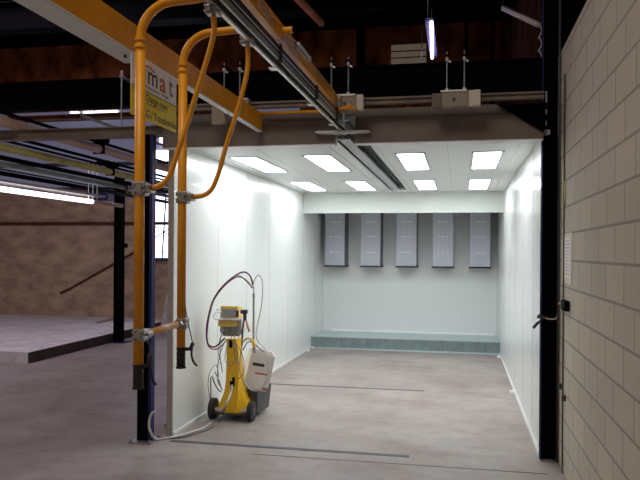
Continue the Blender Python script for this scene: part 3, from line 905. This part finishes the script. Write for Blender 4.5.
# mast
mx, my = at(253.5, 320, y=6.72).x, 6.72
MB().cyl((mx, my, .16), (mx, my, 1.20), .011, n=12).cyl((mx, my, 1.18), (mx, my, 1.225), .014, n=12).cyl((mx, my, 1.22), (mx + .0, my, 1.28), .006, n=8).build('mast', 'zinc', kt)
MB().sphere(at(252.5, 284, y=my), .014).cyl((mx, my, 1.27), at(252, 282, y=my), .008, n=8).build('mast_hook', 'zinc', kt)

def hose(pts, y, r, m, label, parent=None, name='hose', sub=8):
    P = []
    for p in pts:
        P.append(at(p[0], p[1], y=p[2] if len(p) > 2 else y))
    b = MB().tube(P, r, 8, True, sub)
    o = b.build(name, m, parent)
    if parent is None:
        tag(o, label, 'hose')
    elif label:
        o['label'] = label
    return o
hose([(253, 284, 6.7), (250, 276, 6.68), (246, 272.5, 6.6), (241, 272.5, 6.56), (234, 276.5, 6.5), (226, 283, 6.45), (218, 292, 6.42), (212, 303, 6.4), (208.5, 316, 6.3), (206.5, 330, 6.3), (207.5, 343, 6.3), (213, 347, 6.3), (219, 344, 6.4), (225, 338, 6.42)], 6.4, .0085, 'hosep', 'dark purple upper powder hose', kt)
hose([(252, 288, 6.7), (248, 282, 6.68), (243, 278, 6.6), (237, 277, 6.56), (230, 281, 6.52), (222, 288.5, 6.46), (214, 300, 6.44), (210, 313, 6.42), (207.5, 328, 6.42), (207, 342, 6.42), (211, 348.5, 6.42), (219, 348, 6.42), (227, 339, 6.44)], 6.4, .006, 'hoser', 'maroon lower powder hose', kt)
hose([(252.5, 288, 6.72), (246, 281, 6.7), (240, 276, 6.68), (235, 277, 6.6), (228, 282.5, 6.5)], 6.6, .006, 'hoseg', 'grey hose at the mast top', kt)
hose([(253, 284), (256, 277), (259.5, 275.5), (262, 281), (262.5, 293), (261, 308), (258, 322), (256, 335), (259, 343, 6.75), (266, 350, 6.72), (269, 362, 6.66), (267, 378, 6.6), (262, 388, 6.58), (255, 391, 6.56), (248, 387, 6.55), (242, 378, 6.55), (239, 372, 6.5)], 6.7, .006, 'hosew', 'pale hose looping round the powder box', kt)
hose([(243, 350, 6.5), (247, 343, 6.55), (252, 342, 6.6), (259, 348, 6.6), (265, 352, 6.6)], 6.5, .007, 'hoseg', None, kt)
hose([(241, 330, 6.4), (242, 345, 6.4), (240, 358, 6.4), (240, 372, 6.4), (245, 385, 6.45), (252, 391, 6.5)], 6.4, .005, 'hoseg', None, kt)
hose([(226, 340), (222, 348), (219, 358), (217.5, 370), (218, 381), (221, 388)], 6.4, .005, 'hoseg', None, kt)
hose([(229, 340), (226, 350), (225, 360), (229, 366), (234, 362), (236, 352)], 6.38, .004, 'hoseg', None, kt)
hose([(233, 340), (240, 350), (244, 362), (243, 374), (238, 379)], 6.38, .003, 'hoseb', None, kt)
hose([(212, 376, 6.55), (214, 382, 6.5), (217, 388, 6.45), (221, 392, 6.42)], 6.4, .006, 'dgrey', None, kt)
hose([(215, 372, 6.55), (219, 381, 6.5), (222, 390, 6.45)], 6.4, .005, 'dgrey', None, kt)
hose([(210.5, 377, 6.42), (210.7, 386, 6.42), (210.5, 402, 6.42)], 6.4, .007, 'hoseg', None, kt, 'side_rod')
hose([(210, 400, 6.4), (208, 385, 6.4), (210, 372, 6.4), (216, 365, 6.5), (219, 377, 6.5)], 6.4, .003, 'dgrey', None, kt)

# supply hose over the floor
hp = [at(232, 385, y=6.43), at(231, 392, y=6.38), at(226, 404, y=6.22)]
hp += [at(*p, z=.012) for p in ((217, 417), (205, 427), (192, 432), (178, 436), (165, 438.5), (156, 439.5))]
hp += [at(151.5, 434, y=5.50), at(149, 427, y=5.50), at(149.5, 419, y=5.50), at(152, 413, y=5.5), at(155, 411.5, y=5.5)]
hs = MB().tube(hp, .0105, 10).build('supply_hose', 'hosew')
tag(hs, 'thick pale grey hose from the cart over the floor to the navy column', 'hose')
hp = [at(226, 407, y=6.3)] + [at(*p, z=.006) for p in ((219, 421), (209, 429), (198, 433), (183, 437.5), (170, 438.5), (158, 440))]
tag(MB().tube(hp, .0045, 8).build('ground_cable', 'dgrey'), 'thin dark cable on the floor beside the pale supply hose', 'cable')
p = [at(176, 426, z=.01), at(190, 416, z=.01), at(204, 403, z=.01), at(207, 399, z=.01)]
tag(MB().tube([v + Vector((0, 0, 0)) for v in (at(174, 429, z=.006), at(186, 419, z=.006), at(198, 409, z=.006), at(206, 401, z=.006))], .004, 6).build('ground_cable', 'dgrey'), 'thin dark cable along the foot of the left booth wall', 'cable')
fo = at(163, 431, z=0)
ff = empty('floor_fitting', (fo.x, fo.y, 0), 'small metal air fitting on the floor beside the booth wall foot', 'fitting')
MB().cyl((fo.x - .03, fo.y + .1, .03), (fo.x + .02, fo.y + .1, .04), .016, n=10).box((fo.x - .02, fo.y + .09, 0), (fo.x + .01, fo.y + .12, .03)).build('coupling', 'zinc', ff)
MB().box((fo.x + .03, fo.y + .03, .0), (fo.x + .055, fo.y + .06, .09), .004).build('foot', 'black', ff)

# powder box on the tray, tilted
bx = empty('powder_box', (at(258, 391, y=6.75).x, 6.78, .28), 'open white cardboard powder box tilted on the back of the cart', 'box')
BM = Matrix.Translation((at(253.8, 390, y=6.72).x + .0, 6.74, .272)) @ Matrix.Rotation(math.radians(12), 4, 'Y') @ Matrix.Rotation(math.radians(24), 4, 'Z')
hw, hd, hh = .122, .115, .365
bb = MB()
t = .004
bb.box((-hw, -hd, 0), (hw, -hd + t, hh), 0, BM).box((-hw, hd - t, 0), (hw, hd, hh), 0, BM).box((-hw, -hd, 0), (-hw + t, hd, hh), 0, BM).box((hw - t, -hd, 0), (hw, hd, hh), 0, BM).box((-hw, -hd, 0), (hw, hd, t), 0, BM)
bb.build('carton', 'box', bx)
MB().box((-hw + .005, -hd + .005, .004), (hw - .005, hd - .005, hh - .05), 0, BM).build('powder_bag', 'brownc', bx, 'brown interior')
MB().box((-hw + .035, -hd - .001, .245), (hw - .09, -hd, .275), 0, BM).build('print_mark', 'inkdk', bx, 'black printed mark')
MB().box((-hw + .075, -hd - .001, .165), (hw - .03, -hd, .18), 0, BM).build('print_mark', 'inkrd', bx, 'red printed stripe')
MB().box((hw - .06, -hd - .001, .01), (hw, -hd, .022), 0, BM).box((hw, -hd, .01), (hw + .001, hd, .022), 0, BM).box((-hw, -hd - .001, .005), (-hw + .04, -hd, .014), 0, BM).build('print_mark', 'inkrd', bx, 'red base stripe')
MB().box((hw - .075, -hd - .001, .028), (hw - .005, -hd, .038), 0, BM).build('print_mark', 'inkbl', bx, 'blue base stripe')

# spray gun in its holder
gn = empty('powder_gun', (at(245, 320, y=6.42).x, 6.42, .95), 'powder spray gun with dark body and yellow grip parked beside the console', 'gun')
Y = 6.42
MB().tube([at(241, 312, y=Y), at(245, 311.5, y=Y), at(247.5, 312, y=Y)], .02, 10, False).tube([at(244.5, 312, y=Y), at(245, 320, y=Y)], .017, 10, False).build('gun_body', 'hoseb', gn)
MB().tube([at(246, 320, y=Y), at(247.5, 326, y=Y), at(249.5, 332, y=Y)], .011, 10, False).build('grip', 'peach', gn, 'yellow-orange grip')
MB().tube([at(244, 320, y=Y), at(242.5, 330, y=Y), at(242, 345, y=Y)], .009, 8, False).build('hose_stub', 'dgrey', gn)
ln_ = empty('suction_lance', (at(254, 345, y=6.6).x, 6.6, .7), 'pale yellow hooked suction lance dipping into the powder box', 'lance')
MB().tube([at(*p, y=6.6) for p in ((243.5, 342), (246, 339), (249.5, 338.5), (253, 341), (254.5, 344))], .010, 8).build('bent_tube', 'cartlt', ln_)
MB().tube([at(253, 340, y=6.6), at(254.5, 347.5, y=6.6)], .019, 12, False).build('head', 'cartlt', ln_)
MB().tube([at(254.5, 347.5, y=6.6), at(256, 360, y=6.66)], .009, 8, False).build('dip_tube', 'zinc', ln_)

# ------------------------------------------------------------------ lights
def area(name, loc, size, power, col, rot=(0, 0, 0), sy=None):
    l = bpy.data.lights.new(name, 'AREA')
    l.energy = power
    l.color = col
    l.shape = 'RECTANGLE'
    l.size = size
    l.size_y = sy or size
    o = bpy.data.objects.new(name, l)
    o.location = loc
    o.rotation_euler = rot
    COL.objects.link(o)
    return o
area('hall_fill', (-1.4, .6, 5.9), 2.0, 108, (1, .90, .80), (0, 0, 0), 3)  # unseen area lamp added to brighten the poles and near hall
area('hall_fill_left', (-6.8, 7.5, 5.9), 3.0, 200, (.92, .78, .93), (0, 0, 0), 6)  # unseen area lamp added to tint and lift the left hall
area('hall_fill_rear', (-8, -2.4, 3.5), 3.0, 50, (1, .93, .88), (math.radians(75), 0, math.radians(-40)), 2)  # unseen area lamp added behind the camera as fill
wd = bpy.data.worlds.new('world')
S.world = wd
wd.use_nodes = True
wd.node_tree.nodes['Background'].inputs[0].default_value = (.5, .55, .7, 1)
wd.node_tree.nodes['Background'].inputs[1].default_value = .012
